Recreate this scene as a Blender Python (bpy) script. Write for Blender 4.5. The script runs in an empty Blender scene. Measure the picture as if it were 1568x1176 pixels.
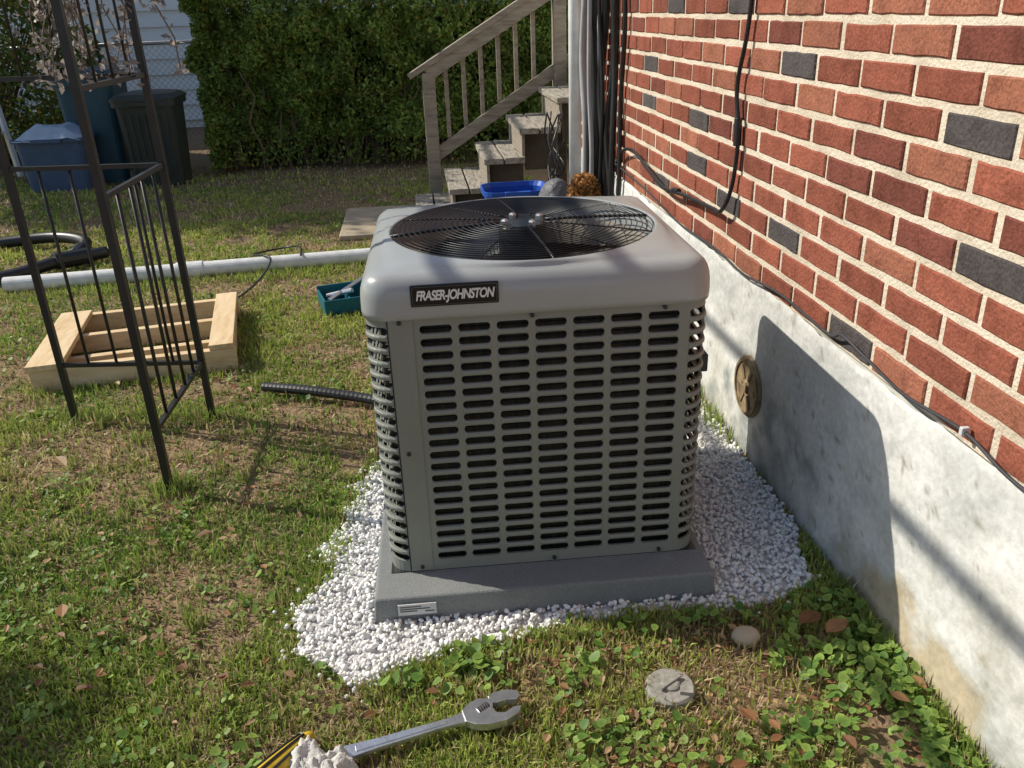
import bpy, numpy as np, random
from math import *
from mathutils import Matrix, Vector
rng=np.random.default_rng(7); random.seed(7)
scn=bpy.context.scene
# ---------------- helpers ----------------
def nrm(v): v=np.array(v,float); return v/(np.linalg.norm(v)+1e-12)
def link(o): scn.collection.objects.link(o); return o
def group(name,loc=(0,0,0)):
    e=bpy.data.objects.new(name,None); e.location=loc; e.empty_display_size=.1; link(e); return e
def mesh_obj(name,V,F,mat=None,parent=None,smooth=False,bevel=0,cols=None,seg=2):
    me=bpy.data.meshes.new(name)
    V=np.asarray(V,dtype=np.float32).reshape(-1,3)
    if isinstance(F,np.ndarray):
        k=F.shape[1]; n=F.shape[0]
        me.vertices.add(len(V)); me.vertices.foreach_set('co',V.ravel())
        me.loops.add(n*k); me.loops.foreach_set('vertex_index',F.astype(np.int32).ravel())
        me.polygons.add(n); me.polygons.foreach_set('loop_start',np.arange(0,n*k,k,dtype=np.int32))
        me.polygons.foreach_set('loop_total',np.full(n,k,dtype=np.int32))
        me.update(calc_edges=True); me.validate()
    else:
        me.from_pydata(V.tolist(),[],F); me.update()
    if cols is not None:
        c=np.ones((len(V),4),np.float32); c[:,:3]=cols
        a=me.color_attributes.new('Col','FLOAT_COLOR','POINT'); a.data.foreach_set('color',c.ravel())
    if smooth: me.polygons.foreach_set('use_smooth',np.ones(len(me.polygons),bool))
    if mat: me.materials.append(mat)
    o=link(bpy.data.objects.new(name,me))
    if parent:
        o.parent=parent; o.matrix_parent_inverse=Matrix.Translation(parent.location).inverted()
    if bevel:
        b=o.modifiers.new('b','BEVEL'); b.width=bevel; b.segments=seg; b.limit_method='ANGLE'
    return o
class MB:
    def __init__(s): s.v=[]; s.f=[]; s.c=[]
    def add(s,V,F,col=None):
        n=len(s.v); s.v+= [tuple(p) for p in V]; s.f+=[tuple(i+n for i in f) for f in F]
        s.c+=[col if col is not None else (1,1,1)]*len(V)
    def box(s,a,b,col=None,M=None):
        x0,y0,z0=a;x1,y1,z1=b
        V=[(x0,y0,z0),(x1,y0,z0),(x1,y1,z0),(x0,y1,z0),(x0,y0,z1),(x1,y0,z1),(x1,y1,z1),(x0,y1,z1)]
        if M is not None: V=[tuple(M@Vector(p)) for p in V]
        s.add(V,[(0,3,2,1),(4,5,6,7),(0,1,5,4),(1,2,6,5),(2,3,7,6),(3,0,4,7)],col)
    def beam(s,p,q,w,h,up=(0,0,1),col=None):
        p=np.array(p,float);q=np.array(q,float);d=nrm(q-p);sd=nrm(np.cross(d,up));u=np.cross(sd,d)
        V=[]
        for e in (p,q):
            for a,b in((-1,-1),(1,-1),(1,1),(-1,1)): V.append(e+sd*a*w/2+u*b*h/2)
        s.add(V,[(0,1,2,3)[::-1],(4,5,6,7),(0,1,5,4),(1,2,6,5),(2,3,7,6),(3,0,4,7)],col)
    def tube(s,pts,r,n=8,col=None,cap=True):
        P=[np.array(p,float) for p in pts]; m=len(P)
        rr=r if hasattr(r,'__len__') else [r]*m
        T=[nrm(P[min(i+1,m-1)]-P[max(i-1,0)]) for i in range(m)]
        a=np.array([0,0,1.]) if abs(T[0][2])<.9 else np.array([1.,0,0])
        N=nrm(np.cross(T[0],a)); V=[];F=[]
        for i in range(m):
            N=nrm(N-T[i]*np.dot(N,T[i])); B=np.cross(T[i],N)
            for j in range(n):
                t=2*pi*j/n; V.append(P[i]+rr[i]*(cos(t)*N+sin(t)*B))
        for i in range(m-1):
            for j in range(n):
                k=(j+1)%n; F.append((i*n+j,i*n+k,(i+1)*n+k,(i+1)*n+j))
        if cap: F.append(tuple(range(n))[::-1]); F.append(tuple((m-1)*n+j for j in range(n)))
        s.add(V,F,col)
    def obj(s,name,mat,parent=None,smooth=False,bevel=0,usecol=False,seg=2):
        return mesh_obj(name,s.v,s.f,mat,parent,smooth,bevel,np.array(s.c) if usecol else None,seg)
def spline(pts,n=8):
    P=[np.array(p,float) for p in pts]; P=[2*P[0]-P[1]]+P+[2*P[-1]-P[-2]]; out=[]
    for i in range(1,len(P)-2):
        for k in range(n):
            t=k/n; a,b,c,d=P[i-1:i+3]
            out.append(.5*((2*b)+(-a+c)*t+(2*a-5*b+4*c-d)*t*t+(-a+3*b-3*c+d)*t**3))
    out.append(P[-2]); return out
_perm=rng.random((64,64))
def vnoise(x,y,s=1.0):
    x=np.asarray(x)*s;y=np.asarray(y)*s; xi=np.floor(x).astype(int);yi=np.floor(y).astype(int);fx=x-xi;fy=y-yi
    fx=fx*fx*(3-2*fx);fy=fy*fy*(3-2*fy); g=lambda a,b:_perm[a%64,b%64]
    return (g(xi,yi)*(1-fx)+g(xi+1,yi)*fx)*(1-fy)+(g(xi,yi+1)*(1-fx)+g(xi+1,yi+1)*fx)*fy
def fbm(x,y,s=1.0): return .5*vnoise(x,y,s)+.3*vnoise(x+7.3,y+1.7,s*2.1)+.2*vnoise(x+3.1,y+9.2,s*4.3)
def inpoly(x,y,poly):
    c=np.zeros(len(x),bool); n=len(poly)
    for i in range(n):
        x0,y0=poly[i];x1,y1=poly[(i+1)%n]
        t=((y0>y)!=(y1>y))&(x<(x1-x0)*(y-y0)/((y1-y0)+1e-12)+x0); c^=t
    return c
# ---------------- materials ----------------
def mat(name,cols,scale=5,rough=.8,metal=0,bump=0,bscale=None,detail=6,attr=False,trans=0,spec=.3,stretch=None,fine=None,stops=None):
    m=bpy.data.materials.new(name);m.use_nodes=True;nt=m.node_tree;N=nt.nodes;L=nt.links
    b=N['Principled BSDF'];b.inputs['Roughness'].default_value=rough;b.inputs['Metallic'].default_value=metal
    b.inputs['Specular IOR Level'].default_value=spec
    tc=N.new('ShaderNodeTexCoord');mp=N.new('ShaderNodeMapping');L.new(tc.outputs['Object'],mp.inputs[0])
    if stretch: mp.inputs['Scale'].default_value=stretch
    no=N.new('ShaderNodeTexNoise');no.inputs['Scale'].default_value=scale;no.inputs['Detail'].default_value=detail;no.inputs['Roughness'].default_value=.6
    L.new(mp.outputs[0],no.inputs[0])
    cr=N.new('ShaderNodeValToRGB');cr.color_ramp.interpolation='LINEAR'
    k=len(cols); el=cr.color_ramp.elements
    st=stops or [ .3+.4*i/max(1,k-1) for i in range(k)]
    el[0].position=st[0];el[0].color=(*cols[0],1)
    el[1].position=st[-1];el[1].color=(*cols[-1],1)
    for i in range(1,k-1):
        e=el.new(st[i]);e.color=(*cols[i],1)
    L.new(no.outputs[0],cr.inputs[0]); out=cr.outputs[0]
    if attr:
        at=N.new('ShaderNodeAttribute');at.attribute_name='Col'
        mx=N.new('ShaderNodeMix');mx.data_type='RGBA';mx.blend_type='MULTIPLY';mx.inputs[0].default_value=1
        L.new(at.outputs[0],mx.inputs[6]);L.new(out,mx.inputs[7]);out=mx.outputs[2]
    if fine:
        n2=N.new('ShaderNodeTexNoise');n2.inputs['Scale'].default_value=fine[0];n2.inputs['Detail'].default_value=3;L.new(mp.outputs[0],n2.inputs[0])
        c2=N.new('ShaderNodeValToRGB');c2.color_ramp.elements[0].position=.35;c2.color_ramp.elements[0].color=(fine[1],)*3+(1,);c2.color_ramp.elements[1].position=.65
        L.new(n2.outputs[0],c2.inputs[0])
        mx=N.new('ShaderNodeMix');mx.data_type='RGBA';mx.blend_type='MULTIPLY';mx.inputs[0].default_value=1
        L.new(out,mx.inputs[6]);L.new(c2.outputs[0],mx.inputs[7]);out=mx.outputs[2]
    L.new(out,b.inputs['Base Color'])
    if bump:
        nb=N.new('ShaderNodeTexNoise');nb.inputs['Scale'].default_value=bscale or scale*4;nb.inputs['Detail'].default_value=6;L.new(mp.outputs[0],nb.inputs[0])
        bp=N.new('ShaderNodeBump');bp.inputs['Strength'].default_value=1;bp.inputs['Distance'].default_value=bump
        L.new(nb.outputs[0],bp.inputs['Height']);L.new(bp.outputs[0],b.inputs['Normal'])
    if trans:
        tr=N.new('ShaderNodeBsdfTranslucent');L.new(out,tr.inputs[0]);ms=N.new('ShaderNodeMixShader');ms.inputs[0].default_value=trans
        o=N['Material Output'];L.new(b.outputs[0],ms.inputs[1]);L.new(tr.outputs[0],ms.inputs[2]);L.new(ms.outputs[0],o.inputs[0])
    return m
M_leaf=mat('leaf_mat',[(.8,.8,.8),(1.1,1.1,1.1)],scale=30,rough=.5,attr=True,trans=.35,spec=.3)
M_grass=mat('grass_blade_mat',[(.85,.85,.85),(1.15,1.15,1.15)],scale=8,rough=.5,attr=True,trans=.35,spec=.3)
M_soil=mat('lawn_soil_mat',[(.15,.17,.06),(.28,.20,.11),(.33,.21,.13),(.18,.19,.07)],scale=3.5,rough=.95,bump=.015,bscale=60,fine=(90,.6))
M_brick=mat('brick_mat',[(.70,.66,.64),(1,1,1),(1.18,1.14,1.12)],scale=18,rough=.88,bump=.004,bscale=110,attr=True,fine=(170,.68),spec=.15)
M_mortar=mat('mortar_mat',[(.55,.47,.36),(.70,.61,.48),(.77,.68,.55)],scale=9,rough=.95,bump=.004,bscale=150,fine=(220,.85),spec=.1)
M_found=mat('painted_foundation_mat',[(.8,.8,.79),(1,1,1),(1.05,1.05,1.05)],scale=7,rough=.8,bump=.006,bscale=22,fine=(60,.85),attr=True)
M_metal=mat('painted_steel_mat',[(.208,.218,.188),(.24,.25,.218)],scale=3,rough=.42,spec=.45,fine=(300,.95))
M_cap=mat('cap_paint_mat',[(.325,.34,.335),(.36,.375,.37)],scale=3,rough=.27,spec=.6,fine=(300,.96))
M_dark=mat('dark_coil_mat',[(.012,.012,.012),(.035,.035,.035)],scale=60,rough=.6,stretch=(1,1,6))
M_blk=mat('black_wire_mat',[(.012,.012,.013),(.02,.02,.021)],scale=8,rough=.4,spec=.5)
M_blade=mat('fan_blade_mat',[(.012,.014,.018),(.03,.033,.04)],scale=8,rough=.4)
M_pad=mat('composite_pad_mat',[(.21,.22,.22),(.27,.28,.275)],scale=6,rough=.9,bump=.002,bscale=350,fine=(400,.68))
M_gravel=mat('white_gravel_mat',[(.82,.82,.80),(.96,.96,.94)],scale=40,rough=.75,attr=True)
M_wood=mat('weathered_wood_mat',[(.18,.15,.12),(.28,.24,.19),(.35,.31,.25)],scale=7,rough=.85,stretch=(1,6,6),bump=.003,bscale=30)
M_wood_shade=mat('shaded_wood_mat',[(.06,.047,.035),(.10,.08,.06)],scale=7,rough=.9,bump=.003,bscale=30)  # stringer wood, shade below the treads put into its darker colour
M_tread=mat('tread_wood_mat',[(.16,.14,.11),(.37,.33,.27),(.48,.43,.35)],scale=9,rough=.85,stretch=(6,1,6),bump=.004,bscale=30,fine=(25,.7))
M_pine=mat('fresh_pine_mat',[(.52,.36,.19),(.68,.51,.30),(.74,.58,.38)],scale=5,rough=.7,stretch=(1,6,6),bump=.001,bscale=40)
M_pine2=mat('fresh_pine_cross_mat',[(.52,.36,.19),(.68,.51,.30),(.74,.58,.38)],scale=5,rough=.7,stretch=(6,1,6),bump=.001,bscale=40)
M_pvc=mat('white_pvc_mat',[(.68,.68,.65),(.82,.82,.80)],scale=6,rough=.4,fine=(25,.85))
M_iron=mat('trellis_iron_mat',[(.012,.012,.012),(.025,.022,.021)],scale=20,rough=.42,spec=.5)
M_siding=mat('white_siding_mat',[(.86,.88,.90),(.92,.93,.94)],scale=2,rough=.6)
M_galv=mat('galvanised_mat',[(.3,.3,.31),(.42,.42,.43)],scale=20,rough=.4,metal=.6)
M_steel=mat('chrome_steel_mat',[(.5,.5,.51),(.68,.68,.69)],scale=40,rough=.3,metal=.85,bump=.0005,bscale=200)
def plain(n,c,r=.5,**k): return mat(n,[tuple(x*.82 for x in c),tuple(min(1,x*1.1) for x in c)],scale=9,rough=r,**k)
# ---------------- camera / light ----------------
H=1.32
f,p_,y_,ro=1283.8,0.4224,0.1026,0.0370
fw=np.array([sin(y_)*cos(p_),cos(y_)*cos(p_),-sin(p_)]);r0=np.array([cos(y_),-sin(y_),0]);u0=np.cross(r0,fw)
rr=r0*cos(ro)-u0*sin(ro);uu=r0*sin(ro)+u0*cos(ro)
cam=bpy.data.cameras.new('camera');cam.lens=f/1568*36;cam.sensor_width=36;cam.clip_start=.05;cam.clip_end=1000
co=link(bpy.data.objects.new('camera',cam))
co.matrix_world=Matrix(((rr[0],uu[0],-fw[0],0),(rr[1],uu[1],-fw[1],0),(rr[2],uu[2],-fw[2],H),(0,0,0,1)))
scn.camera=co
sd=Vector((1,-.45,-.95)).normalized()
sun=bpy.data.lights.new('sun','SUN');sun.energy=5;sun.angle=radians(.5);sun.color=(1,.94,.82)
so=link(bpy.data.objects.new('sun',sun));so.rotation_euler=sd.to_track_quat('-Z','Y').to_euler();so.location=(-6,3,6)
w=bpy.data.worlds.new('World');scn.world=w;w.use_nodes=True;nt=w.node_tree
sk=nt.nodes.new('ShaderNodeTexSky');sk.sky_type='NISHITA';sk.sun_disc=False;sk.sun_elevation=asin(-sd.z);sk.sun_rotation=atan2(-sd.x,-sd.y)%(2*pi)
nt.links.new(sk.outputs[0],nt.nodes['Background'].inputs[0]);nt.nodes['Background'].inputs[1].default_value=.14
scn.view_settings.view_transform='Standard';scn.view_settings.look='None';scn.view_settings.exposure=0
# ---------------- ground ----------------
mesh_obj('lawn_ground',[(-150,-150,0),(150,-150,0),(150,150,0),(-150,150,0)],[(0,1,2,3)],M_soil)
GRAV=[(-.36,1.53),(-.22,1.42),(-.18,1.41),(-.08,1.47),(.1,1.5),(.27,1.535),(.48,1.555),(.62,1.53),(.76,1.52),(.9,1.60),(.9,1.68),(.955,1.80),(.955,2.75),(.3,2.9),(-.16,2.55),(-.2,2.39),(-.27,2.16),(-.285,2.03),(-.34,1.91),(-.30,1.82),(-.36,1.69)]
def dens(poly,step=.03,amp=.014):
    out=[]
    for i in range(len(poly)):
        a=np.array(poly[i]);b=np.array(poly[(i+1)%len(poly)]);n=max(1,int(np.linalg.norm(b-a)/step))
        for k in range(n): out.append(tuple(a+(b-a)*k/n+rng.uniform(-amp,amp,2)))
    return out
GR=dens(GRAV); GR=[(min(x,.955),y) for x,y in GR]
PX,PY,PR,PW,PH=-.178,1.602,-.032,.812,.072
def padT(x,y): return (PX+cos(PR)*x-sin(PR)*y,PY+sin(PR)*x+cos(PR)*y)
PADP=[padT(0,0),padT(PW,0),padT(PW,PW),padT(0,PW)]
import bmesh
bm=bmesh.new();bmesh.ops.create_icosphere(bm,subdivisions=1,radius=1);iv=np.array([v.co[:] for v in bm.verts]);ifc=np.array([[v.index for v in f_.verts] for f_ in bm.faces]);bm.free()
def stones(name,x,y,z,size,cols,material):
    n=len(x);V=iv[None]*rng.uniform(.65,1.25,(n,12,1));V=V*rng.uniform(.6,1.1,(n,1,3))
    a=rng.uniform(0,2*pi,n);b=rng.uniform(0,2*pi,n)
    c,s=np.cos(a),np.sin(a);X=V[...,0]*c[:,None]-V[...,1]*s[:,None];Y=V[...,0]*s[:,None]+V[...,1]*c[:,None];Z=V[...,2]
    c,s=np.cos(b),np.sin(b);Y,Z=Y*c[:,None]-Z*s[:,None],Y*s[:,None]+Z*c[:,None]
    V=np.stack([X,Y,Z],-1)*size[:,None,None]+np.stack([x,y,z],-1)[:,None,:]
    F=(ifc[None]+12*np.arange(n)[:,None,None]).reshape(-1,3)
    return mesh_obj(name,V.reshape(-1,3),F,material,cols=np.repeat(cols,12,0))
n=26000
x=rng.uniform(-.42,.96,n);y=rng.uniform(1.38,2.9,n)
k=inpoly(x,y,GR)&~inpoly(x,y,[padT(.01,.01),padT(PW-.01,.01),padT(PW-.01,PW-.01),padT(.01,PW-.01)])
x,y=x[k],y[k]
ex=rng.choice(len(GR),420);g=np.array(GR)[ex]+rng.normal(0,.022,(420,2));kk=(g[:,0]<.95)&(g[:,1]<2.6)&~inpoly(g[:,0],g[:,1],PADP);g=g[kk]
x=np.r_[x,g[:,0]];y=np.r_[y,g[:,1]];n=len(x)
sz=rng.uniform(.0045,.0092,n);b=rng.uniform(.80,1.05,n)
stones('white_gravel',x,y,rng.uniform(.001,.017,n),sz,np.stack([b,b*rng.uniform(.97,1,n),b*rng.uniform(.94,1.0,n)],-1),M_gravel)
mesh_obj('gravel_base',[(a,c,.004) for a,c in GR],[tuple(range(len(GR)))],plain('gravel_base_mat',(.55,.54,.53),.9,bump=.004))
# grass
SLAB=[(-.54,5.3),(.35,5.25),(.35,6.2),(-.52,6.2)]
def fieldpts(n,ymin,ymax,power):
    u=rng.random(n); y=ymin*(ymax/ymin)**(u**power); xl=-.78*y-.25;xr=np.minimum(.96,.5*y+.2);x=xl+(xr-xl)*rng.random(n); return x,y
x,y=fieldpts(350000,.85,8.6,1.0)
cl=fbm(x,y,6); cl2=fbm(x+20,y+5,1.7)
dry=np.clip((fbm(x+40,y+13,3.4)-.48)*7,0,.9)
for (a,c,r) in [(-1.25,2.55,.2),(-.8,2.65,.16),(-.25,1.36,.14),(.15,1.38,.14),(-.7,1.8,.14),(.55,1.25,.25),(.8,1.15,.22),(-.6,8,.9),(.35,1.1,.18),(.3,1.42,.12),(-.55,2.3,.13),(-.95,3.1,.12),(.6,1.46,.12)]:
    dry=np.maximum(dry,np.exp(-((x-a)**2+(y-c)**2)/r**2)*.95)
keep=(~inpoly(x,y,GR))&(~inpoly(x,y,PADP))&(~inpoly(x,y,SLAB))&(rng.random(len(x))<np.clip(1.2-.9*dry,.1,1))&(x<.955)&~((x>.2)&(x<1)&(y>5.4)&(y<6.2))
keep&=rng.random(len(x))<np.clip(.5+1.8*(cl-.25),.35,1)
keep&=~((y>7.9)&(rng.random(len(x))<.75)&(x>-2.2))
x,y,cl,cl2,dry=[a[keep] for a in (x,y,cl,cl2,dry)];n=len(x)
def blades(name,x,y,h,wd,col,lean=.9,z0=0):
    n=len(x);a=rng.uniform(0,2*pi,n);t=rng.uniform(0,2*pi,n)
    dx,dy=np.cos(a)*wd/2,np.sin(a)*wd/2;l=np.abs(rng.normal(0,lean,n));l=np.minimum(l,1.9)
    lx,ly=np.cos(t)*h*l*.75,np.sin(t)*h*l*.75
    zt=h*np.clip(1.05-.42*l,.25,1)
    V=np.zeros((n,5,3))
    V[:,0]=np.stack([x-dx,y-dy,z0*np.ones(n)],-1);V[:,1]=np.stack([x+dx,y+dy,z0*np.ones(n)],-1)
    V[:,2]=np.stack([x-dx*.9+lx*.35,y-dy*.9+ly*.35,z0+zt*.62],-1);V[:,3]=np.stack([x+dx*.9+lx*.35,y+dy*.9+ly*.35,z0+zt*.62],-1)
    V[:,4]=np.stack([x+lx,y+ly,z0+zt],-1)
    F=np.array([[0,1,3],[0,3,2],[2,3,4]]);F=(F[None]+5*np.arange(n)[:,None,None]).reshape(-1,3)
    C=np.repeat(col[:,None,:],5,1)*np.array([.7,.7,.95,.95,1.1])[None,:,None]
    return mesh_obj(name,V.reshape(-1,3),F,M_grass,cols=C.reshape(-1,3))
def gcol(n,dry,tone):
    g1=np.array([.19,.31,.055]);g2=np.array([.47,.53,.12]);g3=np.array([.64,.50,.28])
    t=np.clip(tone+rng.normal(0,.28,n),0,1)[:,None];c=g1*(1-t)+g2*t
    d=(rng.random(n)<.13+.65*dry)[:,None];c=np.where(d,g3*rng.uniform(.45,1.1,(n,1)),c);return c*rng.uniform(.75,1.2,(n,1))
hh=rng.uniform(.012,.034,n)*(.5+.95*cl2)*(1+.04*y)
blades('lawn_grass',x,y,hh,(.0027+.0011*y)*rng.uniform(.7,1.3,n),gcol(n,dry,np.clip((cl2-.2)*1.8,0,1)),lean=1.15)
def fringe(pts,n,sp,h):
    P=np.array(pts);i=rng.integers(0,len(P)-1,n);t=rng.random(n)[:,None];q=P[i]*(1-t)+P[i+1]*t+rng.normal(0,sp,(n,2));return q[:,0],q[:,1],rng.uniform(.5,1,n)*h
xs,ys,hs=[],[],[]
for pts,nn,sp,h in [([(.94,.95),(.945,1.55)],900,.015,.07),([(.945,1.65),(.95,2.1)],60,.008,.045),([(.95,2.35),(.95,2.7),(.8,2.8)],700,.03,.09),([(-.37,1.7),(-.3,1.85),(-.28,2.05),(-.2,2.4)],700,.02,.045),([(-.2,1.38),(.0,1.43),(.3,1.48),(.5,1.51),(.8,1.48)],1300,.018,.045),
   ([(-.8,2.33),(-.84,2.3)],250,.03,.08),([(-1.3,2.9),(-.8,2.83)],500,.04,.07),([(-2.3,4.5),(-.4,4.65)],1500,.05,.06),([(-1.56,3.14),(-.8,3.22)],500,.03,.05),([(-.74,3.3),(-.86,3.95)],400,.03,.06)]:
    a,b_,c=fringe(pts,nn,sp,h);k=(a<.955);xs.append(a[k]);ys.append(b_[k]);hs.append(c[k])
for i in range(260):
    cy=.95*(5/.95)**rng.random();cx=rng.uniform(-.75*cy-.1,.9 if cy<1.4 else -.42);nn=rng.integers(8,34)
    xs.append(cx+rng.normal(0,.016,nn));ys.append(cy+rng.normal(0,.016,nn));hs.append(rng.uniform(.02,.055,nn))
x=np.concatenate(xs);y=np.concatenate(ys);h=np.concatenate(hs);n=len(x)
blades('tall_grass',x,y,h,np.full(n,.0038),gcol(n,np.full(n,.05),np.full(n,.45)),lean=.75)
# broad weeds
def weeds(name,x,y,r,hgt,colr):
    n=len(x);m=9;t=np.linspace(0,2*pi,m+1)[:-1];rad=1+.13*np.cos(3*t)+.05*np.cos(9*t)
    V=np.zeros((n,m+1,3));ph=rng.uniform(0,2*pi,n)
    tx=rng.normal(0,.4,n);ty=rng.normal(0,.4,n)
    for j in range(m):
        X=np.cos(t[j]+ph)*rad[j]*r;Y=np.sin(t[j]+ph)*rad[j]*r
        V[:,j+1]=np.stack([x+X,y+Y,hgt+X*tx+Y*ty+r*.18],-1)
    V[:,0]=np.stack([x,y,hgt],-1)
    F=np.array([[0,j+1,(j+1)%m+1] for j in range(m)]);F=(F[None]+(m+1)*np.arange(n)[:,None,None]).reshape(-1,3)
    C=np.repeat(colr[:,None,:],m+1,1);C[:,0]*=.7
    return mesh_obj(name,V.reshape(-1,3),F,M_leaf,cols=C.reshape(-1,3))
def wcol(n): 
    t=rng.random((n,1));return (np.array([.12,.25,.05])*(1-t)+np.array([.35,.48,.10])*t)*rng.uniform(.8,1.15,(n,1))
wx,wy,wr,wh=[],[],[],[]
for i in range(520):
    if i<58: cx,cy=.95-abs(rng.normal(0,.12)),rng.uniform(.95,1.52); sp=.026
    elif i<95: cx,cy=rng.uniform(.35,.9),rng.uniform(1.0,1.5); sp=.018
    elif i<150: cx,cy=rng.uniform(-.1,.9),rng.uniform(1.0,1.52); sp=.02
    else:
        cy=.95*(4.6/.95)**rng.random();cx=rng.uniform(-.75*cy-.1,.4);sp=.028
    nn=rng.integers(4,18);s=rng.uniform(.0050,.0115) if i<150 else rng.uniform(.004,.009)
    wx.append(cx+rng.normal(0,sp,nn));wy.append(cy+rng.normal(0,sp,nn));wr.append(s*rng.uniform(.7,1.2,nn));wh.append(rng.uniform(.012,.045 if i<150 else .028,nn))
wx,wy,wr,wh=map(np.concatenate,(wx,wy,wr,wh));k=(wx<.95)&~inpoly(wx,wy,GR)&~inpoly(wx,wy,PADP)
k&=~((wx>-.36)&(wx<.2)&(wy>1.1)&(wy<1.33))&~((wx-.44)**2+(wy-1.27)**2<.075**2)&~((wx-.65)**2+(wy-1.39)**2<.06**2)&~((wx-.82)**2+(wy-1.40)**2<.05**2)
weeds('broadleaf_weeds',wx[k],wy[k],wr[k],wh[k],wcol(k.sum()))
# fallen leaves
V=[];F=[];C=[]
def dleaf(x,y,s,z=.03):
    t=random.uniform(0,2*pi);n0=len(V);cu=random.uniform(.2,.6)
    sh=[(0,-1),(.45,-.5),(.6,0),(.4,.55),(0,1.1),(-.4,.55),(-.6,0),(-.45,-.5)]
    tl=random.uniform(-.3,.3)
    V.append((x,y,z));c=random.choice([(.28,.13,.06),(.40,.21,.10),(.22,.11,.055),(.5,.33,.18)]);C.append(c)
    for a,b in sh:
        X=(a*cos(t)-b*sin(t))*s;Y=(a*sin(t)+b*cos(t))*s;V.append((x+X,y+Y,z+cu*s*abs(a)+tl*b*s));C.append(c)
    for j in range(8): F.append((n0,n0+1+j,n0+1+(j+1)%8))
for a,b,s in [(.80,1.42,.036),(.845,1.385,.034),(.56,1.17,.024),(.6,1.14,.016),(-1.2,2.5,.03),(-.92,1.72,.025),(-.65,2.0,.02),(.93,1.2,.018),(-.75,3.0,.02),(-1.0,1.55,.02),(.36,1.02,.022),(-.3,2.75,.02),(.72,1.08,.02),(.87,1.17,.02),(.5,1.06,.018)]: dleaf(a,b,s,.045)
for i in range(450):
    b=1*(8/1)**random.random();a=random.uniform(-.75*b,.9 if b<1.45 else -.4);dleaf(a,b,random.uniform(.006,.014)*(1+.1*b),.024)
for i in range(230): dleaf(random.uniform(.1,.93),random.uniform(.98,1.5),random.uniform(.004,.011),.018)
mesh_obj('fallen_leaves',V,F,M_leaf,cols=np.array(C))
mb=MB();mb.box((-.52,5.32,0),(.30,6.15,.035));mb.obj('stepping_slab',mat('slab_mat',[(.30,.25,.17),(.43,.35,.25)],scale=8,rough=.9,bump=.004),bevel=.01)
V=iv*np.array([.042,.036,.026])*rng.uniform(.9,1.1,(12,1))+np.array([.65,1.41,.02])
o=mesh_obj('fieldstone',V,ifc,plain('stone_mat',(.46,.38,.27),.9,bump=.003),smooth=True);o.modifiers.new('s','SUBSURF').levels=2;o.modifiers['s'].render_levels=2
g=group('drain_cap',(.44,1.29,.0))
M_conc=plain('cap_concrete_mat',(.36,.34,.30),.9,bump=.002,fine=(80,.7))
mb=MB();mb.tube([(.44,1.29,0),(.44,1.29,.020),(.44,1.29,.025)],[.052,.052,.047],40);mb.obj('disc',M_conc,g,bevel=.001)
mb=MB();mb.tube([(.44,1.29,.0252),(.44,1.29,.029),(.44,1.29,.031)],[.020,.019,.015],24);mb.obj('boss',M_conc,g)
mb=MB();mb.beam((.415,1.275,.031),(.465,1.305,.031),.006,.006);mb.beam((.455,1.27,.029),(.48,1.262,.029),.02,.008);mb.obj('handle',M_conc,g)
# ---------------- pad ----------------
mb=MB();M_=Matrix.Translation((PX,PY,0))@Matrix.Rotation(PR,4,'Z')
g=group('equipment_pad',(PX+.4,PY+.4,0))
def ring(ins,z): return [ (*padT(ins,ins),z),(*padT(PW-ins,ins),z),(*padT(PW-ins,PW-ins),z),(*padT(ins,PW-ins),z)]
V=ring(-.004,.0)+ring(.002,PH);mb.add(V,[(3,2,1,0),(4,5,6,7),(0,1,5,4),(1,2,6,5),(2,3,7,6),(3,0,4,7)])
mb.obj('slab',M_pad,g,bevel=.007,seg=3)
mb=MB();mb.box((.055,-.0065,.028),(.145,-.0035,.058),M=M_);mb.obj('label',plain('label_mat',(.6,.6,.6),.4),g)
mb=MB();
for a,b_,z in [(.06,.11,.050),(.06,.13,.044),(.06,.10,.038),(.118,.14,.036)]: mb.box((a,-.0072,z),(b_,-.0064,z+.003),M=M_)
mb.obj('label_print',plain('print_mat',(.1,.1,.1)),g)
# ---------------- air conditioner ----------------
AX,AY,AR,AW,AD,RC=-.137,1.70,-.030,.755,.715,.055
AC=group('air_conditioner',(AX+.38,AY+.35,PH))
def aT(x,y,z): return (AX+cos(AR)*x-sin(AR)*y,AY+sin(AR)*x+cos(AR)*y,z)
MA=Matrix.Translation((AX,AY,0))@Matrix.Rotation(AR,4,'Z')
arc=RC*pi/2;FX=AW-2*RC;FY=AD-2*RC
segs=[('l',FX,(RC,0),(1,0)),('a',arc,(AW-RC,RC),-pi/2),('l',FY,(AW,RC),(0,1)),('a',arc,(AW-RC,AD-RC),0),('l',FX,(AW-RC,AD),(-1,0)),('a',arc,(RC,AD-RC),pi/2),('l',FY,(0,AD-RC),(0,-1)),('a',arc,(RC,RC),pi)]
def PP(s):
    for i,(t,L_,c,d) in enumerate(segs):
        if s<=L_+1e-9 or i==7:
            if t=='l': return c[0]+d[0]*s,c[1]+d[1]*s,d[1],-d[0]
            a=d+s/RC; return c[0]+RC*cos(a),c[1]+RC*sin(a),cos(a),sin(a)
        s-=L_
Z0,Z1,NR=.098,.712,20;dz=(Z1-Z0)/NR;hh_=.0092
cols_=[];s=0
def addp(w_,t): 
    global s; cols_.append((s,s+w_,t)); s+=w_
addp(.055,0)
for i in range(7): addp(.083,1)
addp(FX-.055-.581,0);addp(arc,1)
for i in range(7): addp(FY/7,1)
addp(arc,1)
for i in range(7): addp(FX/7,1)
addp(arc,1)
for i in range(7): addp(FY/7,1)
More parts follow.
